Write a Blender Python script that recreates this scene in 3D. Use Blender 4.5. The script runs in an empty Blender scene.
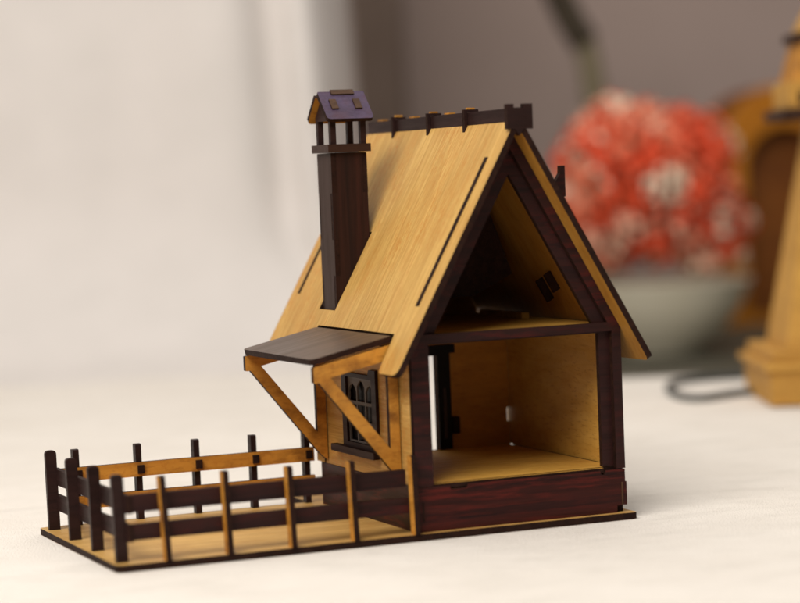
import bpy, bmesh, math, random
from mathutils import Vector, Matrix, noise as mnoise
random.seed(7)
S = 0.001                                    # everything below is written in millimetres
sc = bpy.context.scene
COL = sc.collection
W = {}                                       # world matrix of every object, for parenting

# ------------------------------------------------------------------ materials
def new_mat(name):
    m = bpy.data.materials.new(name); m.use_nodes = True
    nt = m.node_tree; nt.nodes.clear()
    out = nt.nodes.new('ShaderNodeOutputMaterial'); b = nt.nodes.new('ShaderNodeBsdfPrincipled')
    nt.links.new(b.outputs[0], out.inputs[0])
    return m, nt, b

def coords(nt, scale, jitter=True):
    tc = nt.nodes.new('ShaderNodeTexCoord'); mp = nt.nodes.new('ShaderNodeMapping')
    mp.inputs['Scale'].default_value = [s * 1000 for s in scale]
    src = tc.outputs['Object']
    nt.links.new(src, mp.inputs[0])
    if jitter:
        oi = nt.nodes.new('ShaderNodeObjectInfo'); ml = nt.nodes.new('ShaderNodeMath'); ml.operation = 'MULTIPLY'
        ml.inputs[1].default_value = 173.0
        nt.links.new(oi.outputs['Random'], ml.inputs[0])
        ad = nt.nodes.new('ShaderNodeVectorMath'); ad.operation = 'ADD'
        nt.links.new(mp.outputs[0], ad.inputs[0]); nt.links.new(ml.outputs[0], ad.inputs[1])
        return ad.outputs[0]
    return mp.outputs[0]

def noise(nt, vec, scale=1.0, detail=3.0, rough=0.55, dist=0.0):
    n = nt.nodes.new('ShaderNodeTexNoise')
    n.inputs['Scale'].default_value = scale; n.inputs['Detail'].default_value = detail
    n.inputs['Roughness'].default_value = rough; n.inputs['Distortion'].default_value = dist
    nt.links.new(vec, n.inputs['Vector'])
    return n.outputs[0]

def ramp(nt, fac, stops):
    r = nt.nodes.new('ShaderNodeValToRGB'); e = r.color_ramp.elements
    e[0].position, e[0].color = stops[0][0], (*stops[0][1], 1)
    e[1].position, e[1].color = stops[-1][0], (*stops[-1][1], 1)
    for p, c in stops[1:-1]:
        k = e.new(p); k.color = (*c, 1)
    nt.links.new(fac, r.inputs[0])
    return r.outputs[0]

def mix(nt, fac, a, b, mode='MIX'):
    m = nt.nodes.new('ShaderNodeMix'); m.data_type = 'RGBA'; m.blend_type = mode
    for sock, v in ((m.inputs[0], fac), (m.inputs[6], a), (m.inputs[7], b)):
        if isinstance(v, (int, float)): sock.default_value = v
        elif isinstance(v, tuple): sock.default_value = (*v, 1)
        else: nt.links.new(v, sock)
    return m.outputs[2]

def bump(nt, bsdf, h, strength, dist):
    b = nt.nodes.new('ShaderNodeBump'); b.inputs['Strength'].default_value = strength
    b.inputs['Distance'].default_value = dist
    nt.links.new(h, b.inputs['Height']); nt.links.new(b.outputs[0], bsdf.inputs['Normal'])

def wood(name, light, dark, fleck, stain=None, stain_amt=0.0, rough=0.5, along=(0.02, 0.75, 0.75), fleck_at=0.62, spec=0.3):
    """veneer: long streaks along local x, short flecks, wide tone drift, burn smudges"""
    m, nt, b = new_mat(name)
    ax, ay, az = along
    st = noise(nt, coords(nt, (ax, ay, az)), 1.0, 5, 0.62, 0.7)
    c = ramp(nt, st, [(0.28, dark), (0.52, tuple((p * 1.3 + q * .7) / 2 for p, q in zip(light, dark))), (0.68, light)])
    wide = noise(nt, coords(nt, (ax * .5, ay * .12, az * .12)), 1.0, 3, 0.6, 0.5)
    c = mix(nt, ramp(nt, wide, [(0.38, (0, 0, 0)), (0.62, (1, 1, 1))]), c, mix(nt, 1.0, c, (0.80, 0.77, 0.73), 'MULTIPLY'))
    pore = noise(nt, coords(nt, (ax * 6, ay * 3.4, az * 3.4)), 1.0, 2, 0.7)
    c = mix(nt, ramp(nt, pore, [(0.56, (0, 0, 0)), (0.68, (0.55, 0.55, 0.55))]), c, mix(nt, 1.0, c, (0.62, 0.52, 0.42), 'MULTIPLY'))
    fl = noise(nt, coords(nt, (ax * 14, ay * 1.5, az * 1.5)), 1.0, 4, 0.7)
    where = noise(nt, coords(nt, (ax * .8, ay * .07, az * .07)), 1.0, 2)
    fm = mix(nt, 1.0, ramp(nt, fl, [(fleck_at - .08, (0, 0, 0)), (fleck_at + .08, (0.85, 0.85, 0.85))]), ramp(nt, where, [(0.42, (0.15, 0.15, 0.15)), (0.6, (1, 1, 1))]), 'MULTIPLY')
    c = mix(nt, fm, c, fleck)
    if stain:
        sn = noise(nt, coords(nt, (0.06, 0.09, 0.09)), 1.0, 5, 0.62)
        c = mix(nt, ramp(nt, sn, [(0.47, (0, 0, 0)), (0.72, (stain_amt,) * 3)]), c, stain)
    nt.links.new(c, b.inputs['Base Color'])
    rr = ramp(nt, st, [(0.3, (rough + .1,) * 3), (0.7, (rough - .05,) * 3)])
    nt.links.new(rr, b.inputs['Roughness'])
    b.inputs['Specular IOR Level'].default_value = spec
    bump(nt, b, fl, 0.25, 0.00008)
    return m

M = {}
M['nat'] = wood('pale_veneer', (0.68, 0.42, 0.128), (0.44, 0.245, 0.058), (0.46, 0.17, 0.022), (0.46, 0.22, 0.05), 0.5, along=(0.018, 0.70, 0.70), fleck_at=.55)
M['base'] = wood('pale_veneer_base', (0.68, 0.42, 0.135), (0.50, 0.28, 0.075), (0.44, 0.20, 0.04), (0.38, 0.17, 0.04), 0.45, along=(0.012, 0.30, 0.30))
M['inner'] = wood('raw_board', (0.65, 0.365, 0.072), (0.57, 0.30, 0.05), (0.46, 0.21, 0.03), (0.36, 0.15, 0.02), 0.4, along=(0.03, 0.2, 0.2), fleck_at=.66)
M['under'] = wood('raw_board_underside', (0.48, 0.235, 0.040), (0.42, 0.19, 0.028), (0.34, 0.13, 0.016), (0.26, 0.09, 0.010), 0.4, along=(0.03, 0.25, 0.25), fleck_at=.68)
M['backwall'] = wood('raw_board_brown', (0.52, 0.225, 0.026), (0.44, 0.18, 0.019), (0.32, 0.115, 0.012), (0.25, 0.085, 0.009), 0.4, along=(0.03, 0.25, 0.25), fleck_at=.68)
M['amber'] = wood('scorched_board', (0.62, 0.285, 0.042), (0.52, 0.215, 0.026), (0.38, 0.13, 0.014), (0.12, 0.036, 0.006), 0.8, along=(0.03, 0.2, 0.2))
M['dark'] = wood('rosewood_laminate', (0.036, 0.012, 0.010), (0.014, 0.007, 0.007), (0.078, 0.011, 0.009), None, 0, 0.42, along=(0.004, 0.22, 0.22), fleck_at=.57, spec=0.14)
M['darkv'] = wood('rosewood_laminate_upright', (0.034, 0.013, 0.010), (0.014, 0.007, 0.006), (0.062, 0.010, 0.008), None, 0, 0.42, along=(0.24, 0.010, 0.24), fleck_at=.63, spec=0.14)
M['red'] = wood('rosewood_laminate_red', (0.056, 0.012, 0.009), (0.011, 0.006, 0.006), (0.105, 0.013, 0.009), None, 0, 0.42, along=(0.0022, 0.24, 0.24), fleck_at=.56, spec=0.14)
M['choc'] = wood('chocolate_laminate', (0.044, 0.020, 0.013), (0.034, 0.015, 0.010), (0.026, 0.011, 0.008), None, 0, 0.40, along=(0.012, 0.3, 0.3), fleck_at=.7, spec=0.2)
M['edge'] = wood('laser_burnt_edge', (0.030, 0.012, 0.008), (0.013, 0.006, 0.005), (0.060, 0.024, 0.010), None, 0, 0.6, along=(0.3, 0.3, 0.3), spec=0.10)
M['post'] = wood('charcoal_laminate', (0.034, 0.015, 0.013), (0.018, 0.009, 0.008), (0.012, 0.007, 0.006), None, 0, 0.45, along=(0.02, 0.3, 0.3), fleck_at=.66, spec=0.14)
M['grey'] = wood('hinge_and_lit_side', (0.058, 0.035, 0.029), (0.046, 0.027, 0.022), (0.040, 0.022, 0.018), None, 0, 0.5, along=(0.3, 0.02, 0.3), fleck_at=.7, spec=0.15)  # hinge, and the chimney's left face with its sheen painted in
M['lattice'] = wood('lattice_grey', (0.135, 0.118, 0.110), (0.105, 0.092, 0.085), (0.08, 0.07, 0.062), None, 0, 0.5, spec=0.2)
M['purple'] = wood('purple_stain', (0.085, 0.056, 0.110), (0.062, 0.038, 0.078), (0.035, 0.020, 0.036), (0.085, 0.036, 0.050), 0.75, 0.5, along=(0.10, 0.5, 0.5), fleck_at=.58)
M['tab'] = wood('burnt_tab', (0.085, 0.038, 0.014), (0.055, 0.024, 0.010), (0.03, 0.013, 0.006), None, 0, 0.55, along=(0.1, 0.4, 0.4))
M['canopy'] = wood('canopy_laminate', (0.080, 0.047, 0.030), (0.072, 0.041, 0.026), (0.060, 0.032, 0.020), (0.11, 0.05, 0.02), 0.35, 0.36, along=(0.012, 0.22, 0.22), fleck_at=.70)
M['pane'] = wood('dark_pane', (0.008, 0.006, 0.006), (0.005, 0.004, 0.004), (0.008, 0.006, 0.006), None, 0, 0.35, spec=0.12)
M['tower'] = wood('tower_board', (0.60, 0.33, 0.070), (0.55, 0.29, 0.055), (0.5, 0.24, 0.045), (0.42, 0.18, 0.025), 0.4, 0.55)
M['archwood'] = wood('arch_orange_wood', (0.74, 0.285, 0.024), (0.58, 0.20, 0.015), (0.36, 0.11, 0.009), (0.24, 0.07, 0.008), 0.4, 0.4, along=(0.01, 0.04, 0.04))
M['archdark'] = wood('arch_brown_wood', (0.32, 0.105, 0.017), (0.22, 0.066, 0.012), (0.14, 0.042, 0.009), (0.08, 0.028, 0.007), 0.5, 0.5, along=(0.01, 0.05, 0.05))

def plain(name, c1, c2, sc_=0.02, rough=0.8, spec=0.2, bmp=None):
    m, nt, b = new_mat(name)
    n = noise(nt, coords(nt, (sc_,) * 3, False), 1.0, 4, 0.55)
    nt.links.new(ramp(nt, n, [(0.35, c1), (0.65, c2)]), b.inputs['Base Color'])
    b.inputs['Roughness'].default_value = rough; b.inputs['Specular IOR Level'].default_value = spec
    if bmp:
        n2 = noise(nt, coords(nt, (bmp[0],) * 3, False), 1.0, 3, 0.6)
        bump(nt, b, n2, bmp[1], bmp[2])
    return m
def cloth_mat():
    m, nt, b = new_mat('white_cloth')
    n = noise(nt, coords(nt, (0.012,) * 3, False), 1.0, 5, 0.6)
    c = ramp(nt, n, [(0.30, (0.79, 0.728, 0.655)), (0.70, (0.85, 0.79, 0.72))])
    sm = noise(nt, coords(nt, (0.022, 0.05, 0.05), False), 1.0, 4, 0.6)
    c = mix(nt, ramp(nt, sm, [(0.50, (0, 0, 0)), (0.72, (0.6,) * 3)]), c, (0.71, 0.655, 0.585))
    nt.links.new(c, b.inputs['Base Color'])
    b.inputs['Roughness'].default_value = 0.9; b.inputs['Specular IOR Level'].default_value = 0.1
    w = noise(nt, coords(nt, (0.9, 0.9, 0.9), False), 1.0, 2, 0.6)
    big = noise(nt, coords(nt, (0.02, 0.035, 0.03), False), 1.0, 3, 0.5)
    ad = nt.nodes.new('ShaderNodeMath'); ad.operation = 'MULTIPLY_ADD'
    nt.links.new(big, ad.inputs[0]); ad.inputs[1].default_value = 3.0; nt.links.new(w, ad.inputs[2])
    bump(nt, b, ad.outputs[0], 0.8, 0.0013)
    return m
M['cloth'] = cloth_mat()
M['sheet'] = plain('white_sheet', (0.665, 0.62, 0.585), (0.71, 0.66, 0.625), 0.01, 0.9, 0.1, (0.4, 0.2, 0.0004))
M['wall'] = plain('taupe_wall', (0.37, 0.285, 0.25), (0.40, 0.31, 0.275), 0.004, 0.85)
M['slate'] = plain('dark_table', (0.070, 0.066, 0.046), (0.090, 0.084, 0.062), 0.01, 0.55)
M['bowl'] = plain('bowl_glaze', (0.88, 0.80, 0.61), (0.90, 0.83, 0.66), 0.01, 0.35, 0.4)
M['cord'] = plain('cord_rubber', (0.030, 0.034, 0.032), (0.045, 0.050, 0.047), 0.05, 0.5, 0.4)
M['stickdark'] = plain('dark_bark', (0.045, 0.035, 0.024), (0.07, 0.055, 0.036), 0.03, 0.8)
M['stem'] = plain('olive_stem', (0.20, 0.17, 0.105), (0.24, 0.20, 0.13), 0.03, 0.7)
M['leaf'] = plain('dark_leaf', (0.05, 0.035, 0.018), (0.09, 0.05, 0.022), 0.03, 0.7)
for k, c in dict(red=(0.80, 0.095, 0.035), coral=(0.86, 0.24, 0.13), pink=(0.86, 0.42, 0.28), cream=(0.88, 0.68, 0.50)).items():
    M['petal_' + k] = plain('petal_' + k, c, tuple(min(1, q * 1.2) for q in c), 0.05, 0.6)

# ------------------------------------------------------------------ object helpers
def frame(org, u, v):
    u = Vector(u).normalized(); v = Vector(v).normalized(); n = u.cross(v).normalized(); v = n.cross(u)
    m = Matrix((u, v, n)).transposed().to_4x4(); m.translation = Vector(org) * S
    return m

def link(o, M4, parent):
    COL.objects.link(o)
    W[o] = M4
    if parent:
        o.parent = parent; o.matrix_basis = W[parent].inverted() @ M4
    else:
        o.matrix_basis = M4
    return o

def thing(name, label, cat, org, rz=0.0, group=None):
    o = bpy.data.objects.new(name, None); o.empty_display_size = 0.02
    link(o, Matrix.Translation(Vector(org) * S) @ Matrix.Rotation(rz, 4, 'Z'), None)
    return tag(o, label, cat, group)

def tag(o, label, cat=None, group=None):
    o['label'] = label
    if cat: o['category'] = cat
    if group: o['group'] = group
    return o

def finish(bm, name, mats, M4, parent, smooth=False):
    me = bpy.data.meshes.new(name)
    if smooth:
        for f in bm.faces: f.smooth = True
    bm.to_mesh(me); bm.free()
    for k in mats: me.materials.append(M[k])
    return link(bpy.data.objects.new(name, me), M4, parent)

def rnd(pts, radii, n=5):
    """round the corners of a polygon; radii: one number or one per corner"""
    if isinstance(radii, (int, float)): radii = [radii] * len(pts)
    out = []
    for i, (p, r) in enumerate(zip(pts, radii)):
        p = Vector(p)
        if r <= 0: out.append(tuple(p)); continue
        a = (Vector(pts[i - 1]) - p).normalized(); b = (Vector(pts[(i + 1) % len(pts)]) - p).normalized()
        d = r / math.tan(a.angle(b) / 2)
        s, e = p + a * d, p + b * d
        for k in range(n + 1):
            t = k / n
            out.append(tuple((1 - t) ** 2 * s + 2 * t * (1 - t) * p + t * t * e))
    return out

def plate(bm, poly, z0, z1, mi=(0, 1, 2), holes=()):
    """extrude a polygon with holes; material slots (top, bottom, cut edge)"""
    loops = [poly] + list(holes)
    for z, k in ((z1, 0), (z0, 1)):
        es = []
        for lp in loops:
            vs = [bm.verts.new((x * S, y * S, z * S)) for x, y in lp]
            es += [bm.edges.new((vs[i], vs[(i + 1) % len(vs)])) for i in range(len(vs))]
        fs = [g for g in bmesh.ops.triangle_fill(bm, edges=es, use_beauty=True, normal=(0, 0, 1 if k == 0 else -1))['geom'] if isinstance(g, bmesh.types.BMFace)]
        for f in fs:
            f.normal_update()
            if (f.normal.z > 0) != (k == 0): f.normal_flip()
            f.material_index = mi[k]
    for li, lp in enumerate(loops):
        area = sum(lp[i - 1][0] * lp[i][1] - lp[i][0] * lp[i - 1][1] for i in range(len(lp)))
        ccw = (area > 0) == (li == 0)
        for i in range(len(lp)):
            a, b = lp[i], lp[(i + 1) % len(lp)]
            if not ccw: a, b = b, a
            f = bm.faces.new([bm.verts.new((q[0] * S, q[1] * S, z * S)) for q, z in ((a, z0), (b, z0), (b, z1), (a, z1))])
            f.material_index = mi[2]

def board(name, poly, org, u, v, t, mats, parent, holes=(), z0=0.0):
    bm = bmesh.new()
    plate(bm, poly, z0, z0 + t, holes=holes)
    return finish(bm, name, mats, frame(org, u, v), parent)

def rect(x0, y0, x1, y1): return [(x0, y0), (x1, y0), (x1, y1), (x0, y1)]
def box(bm, x0, y0, z0, x1, y1, z1, mi=0): plate(bm, rect(x0, y0, x1, y1), z0, z1, (mi, mi, mi))

X, Y, Z = (1, 0, 0), (0, 1, 0), (0, 0, 1)
nX, nY = (-1, 0, 0), (0, -1, 0)

# ------------------------------------------------------------------ the toy house (z = 0 is the top of its base plate)
house = thing('toy_house', 'small laser-cut wooden cottage with dark chimney, open gable end and fenced yard', 'toy house', (55, 60, -3))
ZR, ZE, XE = 190.6, 73.9, -11.2          # ridge and eave of the roof's upper surface
SL = (ZR - ZE) / (55 - XE)               # its slope
LEN = math.hypot(55 - XE, ZR - ZE)
R0, R1 = -10.0, 170.0                    # front and rear roof edges

board('base_plate', rnd([(-143.3, -4), (113, -4), (113, 165), (-3, 165), (-3, 133), (-143.3, 133)], [4, 1.5, 3, 3, 0, 3]),
      (0, 0, -3), X, Y, 3, ('base', 'inner', 'edge'), house)
# plinth: front and left boards, finger joint at the right corner
pf = [(0.6, 0), (104.5, 0), (104.5, 3.4), (109.9, 3.4), (109.9, 14.6), (109.2, 14.6), (109.2, 20.6), (99.0, 20.6), (98.2, 18.6), (96.6, 18.8), (96, 20.6), (27, 20.6), (26.4, 19.0), (18.2, 18.8), (17.8, 20.8), (0.6, 20.8)]
plf = board('plinth', pf, (0, 3, 0), X, Z, 3, ('red', 'inner', 'edge'), house)
fj = board('corner_joint', rect(107.0, 3.6, 107.8, 14.4), (0, 3, 0), X, Z, 0.25, ('tab', 'tab', 'tab'), plf, z0=3.0)
fj2 = board('corner_joint', rect(3.6, 5.0, 4.6, 14.0), (0, 3, 0), X, Z, 0.2, ('edge', 'edge', 'edge'), plf, z0=3.0)
board('plinth', [(-121, 0), (-3.2, 0), (-3.2, 21.5), (-60, 21.5), (-70, 21.5), (-121, 21.5)], (3.6, 0, 0), nY, Z, 3, ('dark', 'inner', 'edge'), house,
      holes=[rect(-100, 14.5, -86, 17)])
board('plinth', rect(-121, 0, -3.2, 21.5), (109.2, 0, 0), nY, Z, 3, ('inner', 'dark', 'edge'), house, z0=-0.0)
# ground floor, its front lip sits on the plinth
board('floor', rect(3.8, 3.2, 106.0, 120.8), (0, 0, 19.4), X, Y, 2.6, ('inner', 'inner', 'edge'), house)
board('floor_lip', rect(9.6, 0.9, 98.5, 3.1), (0, 0, 19.4), X, Y, 2.3, ('inner', 'inner', 'edge'), house)

# left wall with the window opening (local x runs towards the front, local y up; outer face looks at -X)
def wy(y): return -y
lw = board('wall', [(-124, 21.8), (-3.1, 21.8), (-3.1, 84.5), (-124, 84.5)], (3.0, 0, 0), nY, Z, 2.6, ('nat', 'inner', 'edge'), house,
           holes=[rect(-79.5, 35, -44, 68.5)])
tag(lw, 'outer side wall of pale veneer with the barred window')
board('wall_rib', rect(-16.5, 22, -15.6, 70), (0.4, 0, 0), nY, Z, 0.35, ('edge',) * 3, lw)
board('wall_rib', rect(-9.6, 22, -0.25, 84.3), (0.4, 0, 0), nY, Z, 0.9, ('nat', 'nat', 'edge'), lw)
board('wall_rib', rect(-124.0, 22, -113.5, 80), (0.4, 0, 0), nY, Z, 0.8, ('nat', 'nat', 'edge'), lw)
# window
wf = board('window', [(-84, 33), (-40, 33), (-40, 72.5), (-48, 72.5), (-49.5, 69.8), (-73, 69.8), (-74.5, 72.5), (-84, 72.5)], (0.3, 0, 0), nY, Z, 1.6, ('post', 'post', 'edge'), house,
           holes=[rect(-78.5, 36, -45.5, 67.8)])
board('sill', rnd(rect(-94, 30.4, -38, 33.8), 0.8), (-1.0, 0, 0), nY, Z, 3.2, ('post', 'post', 'edge'), wf)
board('pane', rect(-79.2, 35.3, -44.4, 68.2), (2.6, 0, 0), nY, Z, 0.8, ('pane', 'pane', 'pane'), wf)
bm = bmesh.new()                                                       # the lattice: three pointed-arch lights with cross bars
hl = []
for a in (-77.5, -66.6, -55.7):
    b_ = a + 9.6
    hl.append(rect(a, 37, b_, 45.0)); hl.append(rect(a, 46.6, b_, 54.6))
    mid = (a + b_) / 2
    top = 66.6 if a == -66.6 else 64.6
    hl.append([(a, 56.2), (b_, 56.2), (b_, top - 3.4), (b_ - 2.0, top - 1.2), (mid, top), (a + 2.0, top - 1.2), (a, top - 3.4)])
plate(bm, rect(-78.4, 36.1, -45.6, 67.7), 0, 1.0, (0, 0, 0), holes=hl)
finish(bm, 'lattice', ('lattice',), frame((1.0, 0, 0), nY, Z), wf)

# back wall with a doorway, right wall
bw = board('wall', [(3.2, 1.0), (106.8, 1.0), (106.8, 34), (105.5, 34), (105.5, 41.5), (106.8, 41.5), (106.8, 86.5), (3.2, 86.5)],
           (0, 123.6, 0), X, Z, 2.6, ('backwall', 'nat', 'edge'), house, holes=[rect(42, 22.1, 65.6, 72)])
df = board('door_frame', rnd([(37, 22.4), (42.2, 22.4), (42.2, 71.2), (65.8, 71.2), (65.8, 22.4), (73, 22.4), (73, 72), (76, 72), (76, 76.5), (34, 76.5), (34, 72), (37, 72)], 0.3, 2),
           (0, 120.9, 0), X, Z, 1.8, ('pane', 'edge', 'edge'), house)
board('latch', rnd(rect(73.3, 30, 77.2, 39), 0.8), (0, 120.9, 0), X, Z, 2.6, ('edge',) * 3, df)
board('hinge', rect(68.4, 28, 70.0, 54), (0, 119.0, 0), X, Z, 0.5, ('grey',) * 3, df)
board('wall', rect(-123.9, 22.0, -6.2, 86.4), (109.6, 0, 0), nY, Z, 2.6, ('inner', 'dark', 'edge'), house)
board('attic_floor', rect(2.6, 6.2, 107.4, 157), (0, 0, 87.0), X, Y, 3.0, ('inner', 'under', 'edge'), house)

# gable frames: outer layer, inner layer set back
def under(x):                              # roof underside at x
    return ZE - 6.1 + (min(x, 110 - x) - XE) * SL
def gable(name, y, t, lband, rband, beam0, beam1, foot, mats, parent, drop=0.15):
    """posts, rafters and cross beam in one piece; looks at -Y"""
    xl, xr = 0.7, 109.5
    zt = under(55) - drop
    outer = [(xl, foot), (xl + lband, foot), (xl + lband, beam0), (xr - rband, beam0), (xr - rband, foot), (xr, foot), (xr, under(xr) - drop), (55, zt), (xl, under(xl) - drop)]
    rb = max(rband, 4.7) * 1.16
    tri = [(xl + rb + (beam1 - under(xl)) / SL + .0, beam1), (xr - rb - (beam1 - under(xr)) / SL, beam1), (55, zt - rb * SL)]
    return board(name, outer, (0, y + t, 0), X, Z, t, mats, parent, holes=[tri])
gf = gable('gable_frame', 0, 3, 9.0, 4.7, 86.9, 91.0, 21.0, ('dark', 'inner', 'edge'), house)
gable('gable_frame', 3.1, 3, 9.6, 10.4, 86.0, 86.8, 22.2, ('dark', 'inner', 'edge'), house)
tri = [(3.0, 86.0), (107.0, 86.0), (107.0, under(107) - .4), (55, under(55) - .4), (3.0, under(3) - .4)]
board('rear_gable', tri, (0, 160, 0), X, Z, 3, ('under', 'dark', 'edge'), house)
# boards in the attic: a hanging partition, two lath ends, a pale light strip along the floor
board('attic_partition', [(24, 104), (62, 104), (83, 114), (71.5, 146), (66, 155), (55, 172), (44, 155)], (0, 64, 0), X, Z, 2.5, ('edge', 'under', 'tab'), house)  # front darkened: the unlit attic put into its colour
board('attic_light_strip', rect(95, 77, 99, 128), (0, 0, 90.1), X, Y, 3.0, ('nat', 'nat', 'inner'), house)  # added strip: the light patch by the attic floor, in pale wood

# roof panels (local x up the slope, local y to the rear for the left one and to the front for the right one)
Lu = Vector((55 - XE, 0, ZR - ZE)).normalized()
def lu(x): return (x - XE) / (55 - XE) * LEN
top_end = LEN - 1.6
notch = lu(-1.3)
pl_poly = rnd([(0, -10), (0, 11.6), (notch, 13.4), (notch, 112.2), (0, 111.2), (0, 170), (top_end, 170), (top_end, -10)], [5, 3.5, 0, 0, 4, 5, 0, 0])
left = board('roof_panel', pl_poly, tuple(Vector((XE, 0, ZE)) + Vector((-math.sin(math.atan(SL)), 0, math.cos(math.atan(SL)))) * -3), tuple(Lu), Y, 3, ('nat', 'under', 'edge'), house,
             holes=[rect(lu(3.0), 99.4, lu(24.6), 121.4)])
def on_left(name, poly, t, mats, parent, z0=3.0):
    return board(name, poly, tuple(Vector((XE, 0, ZE)) + Vector((-math.sin(math.atan(SL)), 0, math.cos(math.atan(SL)))) * -3), tuple(Lu), Y, t, mats, parent, z0=z0)
on_left('tenon', rect(lu(6.0), 0.6, lu(44.0), 4.2), 0.25, ('edge',) * 3, left)
on_left('tenon', rect(lu(6.6), 158.2, lu(44.0), 161.4), 0.25, ('edge',) * 3, left)
# right panel: u up the slope towards -X
Ru = (-Lu.x, 0, Lu.z)
ro = Vector((110 - XE, 0, ZE)) + Vector((math.sin(math.atan(SL)), 0, math.cos(math.atan(SL)))) * -3
right = board('roof_panel', rnd(rect(0, -R1, top_end, -R0), [5, 0, 0, 3]), tuple(ro), Ru, nY, 3, ('nat', 'under', 'edge'), house)
board('tenon', rect(lu(6.0), -3.6, lu(44), -1.2), tuple(ro), Ru, nY, 0.25, ('edge',) * 3, right, z0=3.0)
board('hook_tab', [(0.6, 0), (3.6, 1), (3.6, 15.6), (1.2, 15.6), (1.0, 12.0), (-1.6, 8.0)], (83.8, 11.5, 150.5), X, Z, 3, ('dark', 'dark', 'edge'), right)
board('inner_tab', rect(lu(8), -43, lu(13), -41.4), tuple(ro), Ru, nY, 4, ('edge',) * 3, right, z0=-4.1)
board('inner_tab', rect(lu(5), -56, lu(11), -54.4), tuple(ro), Ru, nY, 4, ('edge',) * 3, right, z0=-4.1)

# ridge: plank and the H-shaped clips that hold it
rp = board('ridge_plank', rect(-169.5, 186.4, 7.0, 193.4), (57.2, 0, 0), nY, Z, 4.2, ('post', 'post', 'edge'), house)
def clip(y, t=3.0, z1=195.2, w=4.1):
    c = board('ridge_clip', [(49.3, 183.6), (53.0 - (4.1 - w), 183.6), (55.2, 180.6), (57.4, 183.6), (62.2, 183.6), (62.2, z1), (57.6, z1), (57.6, 193.5), (52.7, 193.5), (52.7, z1), (49.3 + (4.1 - w), z1)] if t > 3 else
              [(51.2, 182.2), (52.8, 181.2), (52.8, 193.6), (57.6, 193.6), (57.6, 181.2), (58.8, 182.2), (58.8, z1), (51.2, z1)],
              (0, y + t, 0), X, Z, t, ('post', 'post', 'edge'), house)
    if t <= 3: board('peg', rect(53.2, 0.6, 57.2, 2.4), (0, y, z1 - .2), X, Y, 1.1, ('nat', 'nat', 'amber'), c)
clip(-10.4, 3.2, 195.2)
for y in (41.5, 85.5, 130.5): clip(y, 2.6, 194.8)
for y in (64, 108, 150):
    board('peg', rect(53.4, y, 56.8, y + 6), (0, 0, 193.2), X, Y, 1.0, ('nat', 'nat', 'amber'), rp)

# chimney: four finger-jointed boards, then the cap on its platform
bm = bmesh.new()
cx0, cx1, cy0, cy1 = 4.5, 23.5, 100.0, 119.0
steps = [(90.5, 116, 1), (116, 134, 0), (134, 157, 1), (157, 177, 0)]
def finger(x0, x1, flip):
    L_, R_ = [], []
    for z0, z1, s in steps:
        d = 0.0 if (s == flip) else 2.4
        L_ += [(x0 + d, z0), (x0 + d, z1)]; R_ += [(x1 - d, z0), (x1 - d, z1)]
    return R_ + L_[::-1]
ch = board('chimney', finger(cx0, cx1, 1), (0, cy0 + 2.6, 0), X, Z, 2.6, ('darkv', 'edge', 'edge'), house)
tag(ch, 'dark rosewood chimney with a tiny gabled cap')
board('chimney_side', [(p, z) for p, z in finger(-cy1, -cy0, 0)], (cx0 + 2.5, 0, 0), nY, Z, 2.6, ('grey', 'edge', 'edge'), ch)  # left face lighter: sheen from the pale sheet put into the colour
board('chimney_side', [(p, z) for p, z in finger(cy0, cy1, 0)], (cx1 - 2.5, 0, 0), Y, Z, 2.6, ('darkv', 'edge', 'edge'), ch)
board('chimney_side', finger(-cx1, -cx0, 1), (0, cy1 - 2.6, 0), nX, Z, 2.6, ('dark', 'edge', 'edge'), ch)
board('platform', rect(2.5, 98, 25.3, 121), (0, 0, 177.3), X, Y, 4.0, ('choc', 'choc', 'choc'), ch)
for px in (4.6, 20.6):
    for py in (99.4, 116.6):
        board('cap_post', rect(px, py, px + 2.9, py + 2.9), (0, 0, 181.2), X, Y, 11.4 if py < 105 else 12.4, ('post', 'post', 'post'), ch)
# cap roof: ridge along X, purple outside, raw inside
capu = Vector((0, 13.4, 14.0)).normalized()
capl = math.hypot(13.4, 14.0)
f0 = Vector((0, 96.2, 192.2))
cf = board('cap_roof', rnd(rect(1.6, 0, 26.4, capl), [2.2, 2.2, 0.8, 0.8]), tuple(f0), X, tuple(capu), 2.2, ('purple', 'amber', 'edge'), ch)
board('cap_roof', rnd(rect(-26.4, 0, -1.6, capl - 2.2), [2.2, 2.2, 0, 0]), (0, 123.0, 192.2), nX, (0, -13.4, 14.0), 2.2, ('purple', 'amber', 'edge'), ch)
for x0, y0, x1, y1 in ((5.8, 6.6, 9.4, 13.2), (18.4, 6.6, 22.0, 13.2)):
    board('cap_tab', rect(x0, y0, x1, y1), tuple(f0), X, tuple(capu), 0.9, ('tab', 'tab', 'edge'), cf.parent, z0=2.1)
board('cap_tab', rect(8.4, capl - 2.6, 20.6, capl + .5), tuple(f0), X, tuple(capu), 0.9, ('tab', 'tab', 'edge'), cf.parent, z0=2.1)
for xx in (4.4, 21.0):
    board('cap_gable', [(100, 193.0), (119.2, 193.0), (119.2, 195.0), (109.6, 204.6), (100, 195.0)], (xx, 0, 0), Y, Z, 2.2, ('dark', 'post', 'edge'), ch)

# canopy over the window, leaning down and outwards
cu = Vector((40.5, 0, 8.7)).normalized()
board('canopy', rnd(rect(0, 14.2, 40.5, 111.6), [4.5, 0, 0, 4.5]), tuple(Vector((-42.4, 0, 82.0)) - Vector((-.21, 0, .98)) * 2.8), tuple(cu), Y, 2.8, ('canopy', 'amber', 'edge'), house)
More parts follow.
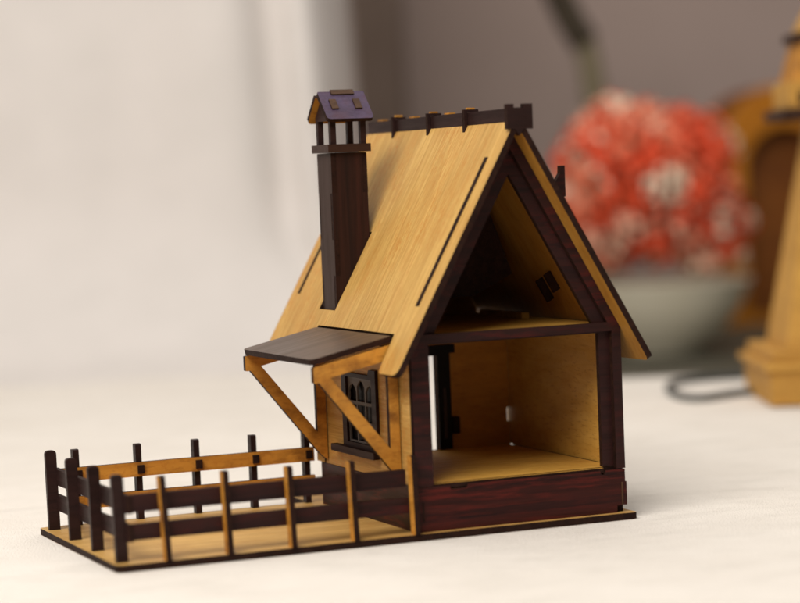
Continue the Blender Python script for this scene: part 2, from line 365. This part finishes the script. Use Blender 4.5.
# triangular brackets: arm, wall piece and diagonal in one board
def bracket(y, t=3.0):
    out = [(-41.8, 71.0), (-39.3, 71.2), (-4.6, 27.5), (-0.2, 23.4), (-0.2, 87.3), (-41.8, 78.4)]
    tri_ = [(-33.6, 73.2), (-5.2, 79.4), (-5.2, 38.2)]
    board('bracket', rnd(out, [.6, .4, .4, .4, .2, .4], 2), (0, y + t, 0), X, Z, t, ('amber', 'amber', 'edge'), house, holes=[tri_])
bracket(14.0); bracket(109.0)

# ------------------------------------------------------------------ yard fence: three runs of rails with a comb of posts
def lean(a): return math.tan(math.radians(a))
def post_poly(w, h, tilt, tip=1.6):
    s = h * tilt
    return rnd([(0, 0), (w, 0), (w + s, h), (s, h)], [0, 0, tip, tip], 4)
# front run: rails dark outside; posts stand across the rails, raw wide face towards -X
bm = bmesh.new()
for z0, z1 in ((9.6, 16.8), (21.9, 29.8)): plate(bm, rect(-136.4, z0, -4.0 if z0 > 20 else -3.0, z1), 0, 3)
ff = finish(bm, 'fence', ('dark', 'amber', 'edge'), frame((0, 3.4, 0), X, Z), house)
tag(ff, 'front fence run with dark rails and raw-faced posts')
for x, h, a in ((-119.6, 37.4, 2.6), (-91.0, 37.2, 1.8), (-61.0, 36.6, 1.6), (-31.0, 36.4, 1.7), (-1.0, 36.4, 1.2)):
    bm = bmesh.new(); plate(bm, post_poly(5.0, h, 0.0, 1.2), -1.3, 1.3)
    m4 = frame((x, 0.35, 0.02), nY, (-lean(a), 0, 1))
    finish(bm, 'fence_post', ('amber', 'dark', 'edge'), m4, ff)
# left run: posts lie across it, dark wide face towards the viewer
bm = bmesh.new()
for z0, z1 in ((9.2, 16.6), (21.6, 29.4)): plate(bm, rect(-127.0, z0, 0.2, z1), 0, 2.6)
fl_ = finish(bm, 'fence', ('post', 'amber', 'edge'), frame((-134.0, 0, 0), nY, Z), house)
tag(fl_, 'short left fence run, all dark')
for y, h, a in ((4.6, 38.8, 1.4), (44.0, 38.8, 1.0), (83.0, 38.6, .8), (122.0, 38.6, .6)):
    bm = bmesh.new(); plate(bm, post_poly(5.4, h, -lean(a), 2.0), -1.4, 1.4)
    finish(bm, 'fence_post', ('post', 'post', 'post'), frame((-141.2, y, 0.02), X, Z), fl_)
# back run: raw rails towards the viewer, dark posts behind with a tab through the upper rail
bm = bmesh.new()
for z0, z1 in ((8.0, 14.4), (21.6, 28.6)): plate(bm, rect(-138.4, z0, -1.0, z1), 0, 2.6)
fb = finish(bm, 'fence', ('amber', 'dark', 'edge'), frame((0, 129.0, 0), X, Z), house)
tag(fb, 'back fence run with scorched amber rails and dark posts')
for x, h, a in ((-124, 37.2, 0.6), (-92.6, 37.4, 0.2), (-62.6, 37.2, 0.2), (-32.6, 37.0, 0), (-4.0, 37.0, 0)):
    bm = bmesh.new(); plate(bm, post_poly(4.6, h, 0.0, 1.0), -1.5, 1.5)
    p = finish(bm, 'fence_post', ('post', 'post', 'post'), frame((x, 133.4, 0.02), nY, (-lean(a), 0, 1)), fb)
    board('post_tab', rect(x - 1.6, 23.0, x + 1.6, 27.2), (0, 126.6, 0), X, Z, 1.6, ('edge',) * 3, p)

# ------------------------------------------------------------------ the surroundings, in the viewer's depth / sideways terms
CAM = Vector((-415.075, -981.466, 162.613)); yaw, pitch, roll = -0.3971, -0.0522, -0.0403
RT = Vector((math.cos(yaw), math.sin(yaw), 0)); FW = Vector((-math.sin(yaw), math.cos(yaw), 0))
def at(r, d, z): p = CAM + RT * r + FW * d; return Vector((p.x, p.y, z))

def grid_obj(name, fn, nu, nv, mat, parent=None, smooth=True, thick=0.0):
    bm = bmesh.new()
    vs = [[bm.verts.new(fn(i / nu, j / nv) * S) for j in range(nv + 1)] for i in range(nu + 1)]
    for i in range(nu):
        for j in range(nv): bm.faces.new((vs[i][j], vs[i + 1][j], vs[i + 1][j + 1], vs[i][j + 1]))
    o = finish(bm, name, (mat,), Matrix.Identity(4), parent, smooth)
    if thick:
        s = o.modifiers.new('thickness', 'SOLIDIFY'); s.thickness = thick * S; s.offset = -1
    return o

# white cloth on the table: wide sheet that drops over the far edge
def cloth(u, v):
    d = 150 + v * 2450
    r = -1500 + 3000 * u
    z = -3.0
    edge = 1862 + 6 * math.sin(r * .011) + 520 * (1 - min(1, max(0, (r - 70) / 60)))
    if d > edge: z -= min((d - edge) * 3.0, 240); d = edge + (d - edge) * .12
    p = at(r, d, z)
    near = max(0.0, 1 - abs(d - 1080) / 200) * max(0.0, 1 - abs(r - 0) / 330)
    p.z += (mnoise.noise(Vector((p.x * .006, p.y * .006, 0.3))) - .2) * 2.0 * (1 - min(1, near * 2.2)) if d < edge else 0
    if d < edge: p.z = min(p.z, -3.0 + 1.0) - .35 * (1 if near > 0 else 0)
    return p
ct = grid_obj('tabletop', cloth, 150, 190, 'cloth'); ct['kind'] = 'structure'

# white sheet that rises behind the table on the left
def sheet(u, v):
    L = v * 1500
    rad = 210.0
    if L < 60: d, z = 2020 + L, -5.0 + L * .06
    elif L < 60 + rad * 1.38:
        a = (L - 60) / rad; d, z = 2080 + rad * math.sin(a), -1.4 + rad * (1 - math.cos(a))
    else:
        q = L - 60 - rad * 1.38; d, z = 2080 + rad * math.sin(1.38) + q * math.cos(1.38), -1.4 + rad * (1 - math.cos(1.38)) + q * math.sin(1.38)
    redge = -30 - .06 * (z - 200) + 55 * max(0, (110 - z) / 110)
    r = -1500 + (redge + 1500) * u
    k = min(1, max(0, z) / 150)
    fold = 10 * math.sin(r * .019 + z * .0012 + 1.0) + 6 * math.sin(r * .043 - z * .002) + 8 * mnoise.noise(Vector((r * .010, z * .004, 2.0)))
    e = redge - r
    d += k * (fold - 22 * math.exp(-((e - 44) / 20.0) ** 2) + 20 * math.exp(-((e - 80) / 18.0) ** 2) + 150 * math.exp(-e / 20.0))
    return at(r, d, z)
sh = grid_obj('backdrop_sheet', sheet, 220, 90, 'sheet', thick=1.2)
tag(sh, 'white fabric sheet hanging in soft folds behind the toy house', 'sheet')

# wall and the dark table beyond the white one
wl = grid_obj('wall', lambda u, v: at(-2200 + 4400 * u, 3250, -900 + 2600 * v), 8, 6, 'wall', thick=20); wl['kind'] = 'structure'
dt = thing('dark_table', 'dark low table behind the white cloth, carrying the flower bowl', 'table', at(250, 2700, -800))
bm = bmesh.new(); plate(bm, rnd(rect(-650, -520, 650, 380), 20), -22, 0, (0, 0, 0))
DZ = -42.0
mt = frame(at(250, 2700, DZ), RT, FW)
finish(bm, 'top', ('slate',), mt, dt)
for sx in (-600, 600):
    for sy in (-470, 330):
        bm = bmesh.new(); box(bm, sx - 22, sy - 22, -758, sx + 22, sy + 22, -22.2)
        finish(bm, 'leg', ('slate',), mt, dt)

# added panel behind the sheet: the wall's soft shade as brown colour
M['shade_panel'] = plain('shade_brown', (0.29, 0.222, 0.180), (0.335, 0.258, 0.215), 0.008, 0.9, 0.1)
def shade_panel(u, v):
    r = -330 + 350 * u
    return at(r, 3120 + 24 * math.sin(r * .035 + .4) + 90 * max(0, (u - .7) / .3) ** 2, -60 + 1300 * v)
tag(grid_obj('shade_panel', shade_panel, 60, 4, 'shade_panel', thick=2), 'added brown panel standing for the soft shade beside the white sheet', 'shade_panel')

# pale bowl
def lathe(name, prof, seg, mat, M4, parent=None, wide=1.0):
    bm = bmesh.new(); rings = []
    for r, z in [(q[0] * wide, q[1]) for q in prof]:
        rings.append([bm.verts.new((r * math.cos(2 * math.pi * k / seg) * S, r * math.sin(2 * math.pi * k / seg) * S, z * S)) for k in range(seg)])
    for a, b in zip(rings, rings[1:]):
        for k in range(seg): bm.faces.new((a[k], a[(k + 1) % seg], b[(k + 1) % seg], b[k]))
    bm.faces.new(rings[0][::-1])
    if prof[-1][0] > 0: bm.faces.new(rings[-1])
    bmesh.ops.recalc_face_normals(bm, faces=bm.faces[:])
    return finish(bm, name, (mat,), M4, parent, True)
BR = 286.0
bowl = lathe('bowl', [(44, 0), (46, 4), (50, 8), (66, 22), (84, 46), (94, 66), (99, 78), (100.5, 80), (98, 80.5), (94, 76), (82, 52), (60, 22), (20, 12), (0.5, 11)], 56, 'bowl',
             Matrix.Translation(at(BR, 2600, DZ + .2) * S), wide=1.06)
tag(bowl, 'pale beige round bowl holding the coral red flowers', 'bowl')

# flower ball: many heads of small petals
fc = at(BR - 12, 2600, 138)
fw = thing('flower_bunch', 'round bunch of coral red and cream flowers heaped in the bowl', 'flowers', at(BR, 2600, DZ + 14))
def petals(R, n, seed):
    rr = random.Random(seed); bm = bmesh.new()
    for k in range(n):
        zz = 1 - 1.55 * (k + .5) / n; th = k * 2.399963 + rr.uniform(-.3, .3)
        nrm = Vector((math.sqrt(max(0, 1 - zz * zz)) * math.cos(th), math.sqrt(max(0, 1 - zz * zz)) * math.sin(th), zz))
        c = nrm * R * rr.uniform(.82, 1.06)
        t = nrm.orthogonal().normalized(); t.rotate(Matrix.Rotation(rr.uniform(0, 6.3), 3, nrm)); b2 = nrm.cross(t)
        w = R * rr.uniform(.30, .46)
        tip = c + t * w * 1.1 + nrm * w * rr.uniform(.05, .5)
        pts = [c - t * w * .6, c + b2 * w * .62 + nrm * w * .12, tip, c - b2 * w * .62 + nrm * w * .12]
        f = bm.faces.new([bm.verts.new(p * S) for p in pts]); f.smooth = True; f.material_index = 1 if rr.random() < .34 else 0
    return bm
cols = ['red', 'coral', 'red', 'cream', 'red', 'coral', 'cream', 'red', 'pink']
N = 96
for k in range(N):
    zz = 1 - 1.86 * (k + .5) / N; th = k * 2.399963
    dirv = Vector((math.sqrt(max(0, 1 - zz * zz)) * math.cos(th), math.sqrt(max(0, 1 - zz * zz)) * math.sin(th), zz))
    cc = fc + Vector((dirv.x * 90, dirv.y * 90, dirv.z * 88)) * random.uniform(.88, 1.08)
    if k in (47, 55, 63, 68, 76, 81, 84, 89): continue        # gaps where the dark inside shows
    hd = finish(petals(random.uniform(18, 27), 40, k), 'flower_head', ('petal_' + random.choice(cols), 'petal_' + random.choice(cols)), Matrix.Translation(cc * S), fw)
lobe = at(BR + 42, 2590, 94)
for k in range(34):                                        # the lower clump that spills over the right rim
    zz = 1 - 1.7 * (k + .5) / 34; th = k * 2.399963 + .6
    cc = lobe + Vector((math.sqrt(1 - zz * zz) * math.cos(th), math.sqrt(1 - zz * zz) * math.sin(th), zz)) * 50 * random.uniform(.9, 1.08)
    finish(petals(random.uniform(16, 23), 40, 200 + k), 'flower_head', ('petal_' + random.choice(cols), 'petal_' + random.choice(cols)), Matrix.Translation(cc * S), fw)
for k in range(9):                                         # a few leaves low between the heads
    a = k * .7 + .3; dv = Vector((math.cos(a), math.sin(a), -.35 + .12 * (k % 3))).normalized()
    up_ = dv.orthogonal().normalized(); sd = dv.cross(up_)
    bm = bmesh.new(); p0 = fc + dv * 70
    q = [p0, p0 + dv * 22 + sd * 13, p0 + dv * 50 + up_ * 8, p0 + dv * 22 - sd * 13]
    bm.faces.new([bm.verts.new(p * S) for p in q]); finish(bm, 'leaf', ('leaf',), Matrix.Identity(4), fw)
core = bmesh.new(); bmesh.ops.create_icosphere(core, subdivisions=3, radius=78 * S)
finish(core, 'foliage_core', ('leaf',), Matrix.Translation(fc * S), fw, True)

# dark leaning stick that ends in an olive stem behind the flowers
def tube(pts, rad, mat, name, parent=None):
    cu_ = bpy.data.curves.new(name, 'CURVE'); cu_.dimensions = '3D'; cu_.bevel_depth = rad * S; cu_.bevel_resolution = 3; cu_.use_fill_caps = True
    sp = cu_.splines.new('NURBS'); sp.points.add(len(pts) - 1); sp.use_endpoint_u = True; sp.order_u = 3
    for q, p in zip(sp.points, pts): q.co = (*(Vector(p) * S), 1)
    tmp = bpy.data.objects.new(name, cu_); COL.objects.link(tmp)
    me = bpy.data.meshes.new_from_object(tmp.evaluated_get(bpy.context.evaluated_depsgraph_get())); me.name = name
    bpy.data.objects.remove(tmp)
    me.materials.clear(); me.materials.append(M[mat])
    for f in me.polygons: f.use_smooth = True
    return link(bpy.data.objects.new(name, me), Matrix.Identity(4), parent)
SD = 2850
stk = thing('leaning_branch', 'dark slanted branch on an olive stem rising behind the flowers', 'branch', at(248, SD, DZ))
tube([at(198, SD, 402), at(214, SD, 360), at(228, SD, 334), at(238, SD, 318)], 18, 'stickdark', 'branch', stk)
tube([at(234, SD, 326), at(247, SD, 290), at(249, SD, 150), at(249, SD, DZ)], 15, 'stem', 'stem', stk)

# cable looped on the cloth
cab = tube([at(300, 1630, -0.4), at(255, 1690, -.4), at(228, 1662, -.4), at(208, 1640, -.4), at(194, 1668, -.4), at(198, 1760, -.4), at(220, 1800, -.4), at(290, 1812, -.4), at(420, 1790, -.4)], 2.8, 'cord', 'cable')
tag(cab, 'dark cable looped on the white cloth beside the wooden tower', 'cable')

# ------------------------------------------------------------------ wooden tower at the right edge
TD = 1650
T0 = at(310, TD, -2.6)
tw = thing('toy_tower', 'tapering pale wooden tower with dark gallery on a stepped base', 'toy tower', T0, yaw)
TM = W[tw]
def t_box(name, x0, y0, z0, x1, y1, z1, mat, parent=None, x2=None, x3=None, y2=None, y3=None):
    bm = bmesh.new()
    lo = [(x0, y0), (x1, y0), (x1, y1), (x0, y1)]
    hi = lo if x2 is None else [(x2, y2), (x3, y2), (x3, y3), (x2, y3)]
    a = [bm.verts.new((x * S, y * S, z0 * S)) for x, y in lo]; b = [bm.verts.new((x * S, y * S, z1 * S)) for x, y in hi]
    bm.faces.new(a[::-1]); bm.faces.new(b)
    for k in range(4): bm.faces.new((a[k], a[(k + 1) % 4], b[(k + 1) % 4], b[k]))
    bmesh.ops.bevel(bm, geom=bm.edges[:], offset=.6 * S, segments=1, affect='EDGES')
    return finish(bm, name, (mat,), TM, parent or tw)
t_box('base', -59, -59, 0, 59, 59, 24, 'tower')
t_box('ledge', -63, -63, 24, 63, 63, 29, 'tower')
t_box('step', -57, -57, 29, 57, 57, 37, 'tower')
body = t_box('body', -45, -45, 37, 45, 45, 196, 'tower', None, -17, 17, -17, 17)
t_box('window', -24, -34.0, 106, 24, -30, 128, 'edge', body)
t_box('gallery', -42, -42, 196, 42, 42, 203, 'choc')
t_box('lamp_room', -36, -36, 203, 36, 36, 222, 'tower')
t_box('opening', -30, -36.6, 206, -22, -35, 215, 'edge')
t_box('opening', -4, -36.6, 206, 4, -35, 215, 'edge')
t_box('roof', -32, -32, 222, 32, 32, 250, 'amber', None, -25, 25, -25, 25)
t_box('roof_band', -29, -29, 250, 29, 29, 256, 'choc')
t_box('spire', -24, -24, 256, 24, 24, 300, 'tower', None, -3, 3, -3, 3)

# ------------------------------------------------------------------ arched wooden case behind the tower
AM = frame(at(502, 3000, DZ + .2), Vector(RT) * math.cos(-.25) + Vector(FW) * math.sin(.25), FW)
arch = bpy.data.objects.new('arched_case', None); link(arch, AM, None)
tag(arch, 'orange brown arched wooden case with a dark recess, partly behind the tower', 'wooden case')
def arc_poly(R, base_h, n=28): return [(-R, 0), (R, 0)] + [(R * math.cos(math.pi * k / n), base_h + R * math.sin(math.pi * k / n)) for k in range(n + 1)]
am2 = AM @ Matrix.Rotation(math.pi / 2, 4, 'X')
bm = bmesh.new(); plate(bm, arc_poly(93, 213), -18, 0, holes=[[(q[0], q[1] + 14) for q in arc_poly(56, 184)]]); finish(bm, 'front_frame', ('archwood', 'archdark', 'archdark'), am2, arch)
bm = bmesh.new(); plate(bm, arc_poly(84, 208), -70, -34, (0, 0, 0)); finish(bm, 'inner_panel', ('archdark',), am2, arch)
bm = bmesh.new(); plate(bm, arc_poly(108, 196), -82, -71, (0, 1, 1)); finish(bm, 'back_board', ('archdark', 'archdark', 'archdark'), am2, arch)

# ------------------------------------------------------------------ light
def area(name, loc, target, sx, sy, power, col):
    l = bpy.data.lights.new(name, 'AREA'); l.shape = 'RECTANGLE'; l.size = sx * S; l.size_y = sy * S; l.energy = power; l.color = col
    o = bpy.data.objects.new(name, l); COL.objects.link(o)
    o.location = Vector(loc) * S
    o.rotation_euler = (Vector(target) - Vector(loc)).to_track_quat('-Z', 'Y').to_euler()
area('soft_lamp', tuple(at(-620, -50, 1450)), tuple(at(60, 1600, 60)), 1200, 1000, 40, (1.0, 0.96, 0.91))
area('ceiling_lamp', tuple(at(-100, 2000, 1900)), tuple(at(-100, 2000, 0)), 2600, 3200, 35, (1.0, 0.96, 0.90))
w = bpy.data.worlds.new('World'); sc.world = w; w.use_nodes = True
bg = w.node_tree.nodes['Background']; bg.inputs[0].default_value = (1.0, 0.94, 0.88, 1); bg.inputs[1].default_value = 0.13

# ------------------------------------------------------------------ camera
cam = bpy.data.cameras.new('camera'); co = bpy.data.objects.new('camera', cam); COL.objects.link(co)
up0 = FW * -math.sin(pitch) + Vector((0, 0, math.cos(pitch))); fwd = FW * math.cos(pitch) + Vector((0, 0, math.sin(pitch)))
cr, sr = math.cos(roll), math.sin(roll)
Rv, Uv = RT * cr + up0 * sr, RT * -sr + up0 * cr
m = Matrix((Rv, Uv, -fwd)).transposed().to_4x4(); m.translation = CAM * S
co.matrix_world = m
cam.sensor_width = 36; cam.lens = 2335.34 / 800 * 36
cam.clip_start = 0.02; cam.clip_end = 50
cam.dof.use_dof = True; cam.dof.focus_distance = 1.135; cam.dof.aperture_fstop = cam.lens / 20.0; cam.dof.aperture_blades = 0
sc.camera = co
sc.view_settings.view_transform = 'Standard'; sc.view_settings.look = 'None'
sc.view_settings.exposure = 0; sc.view_settings.gamma = 1
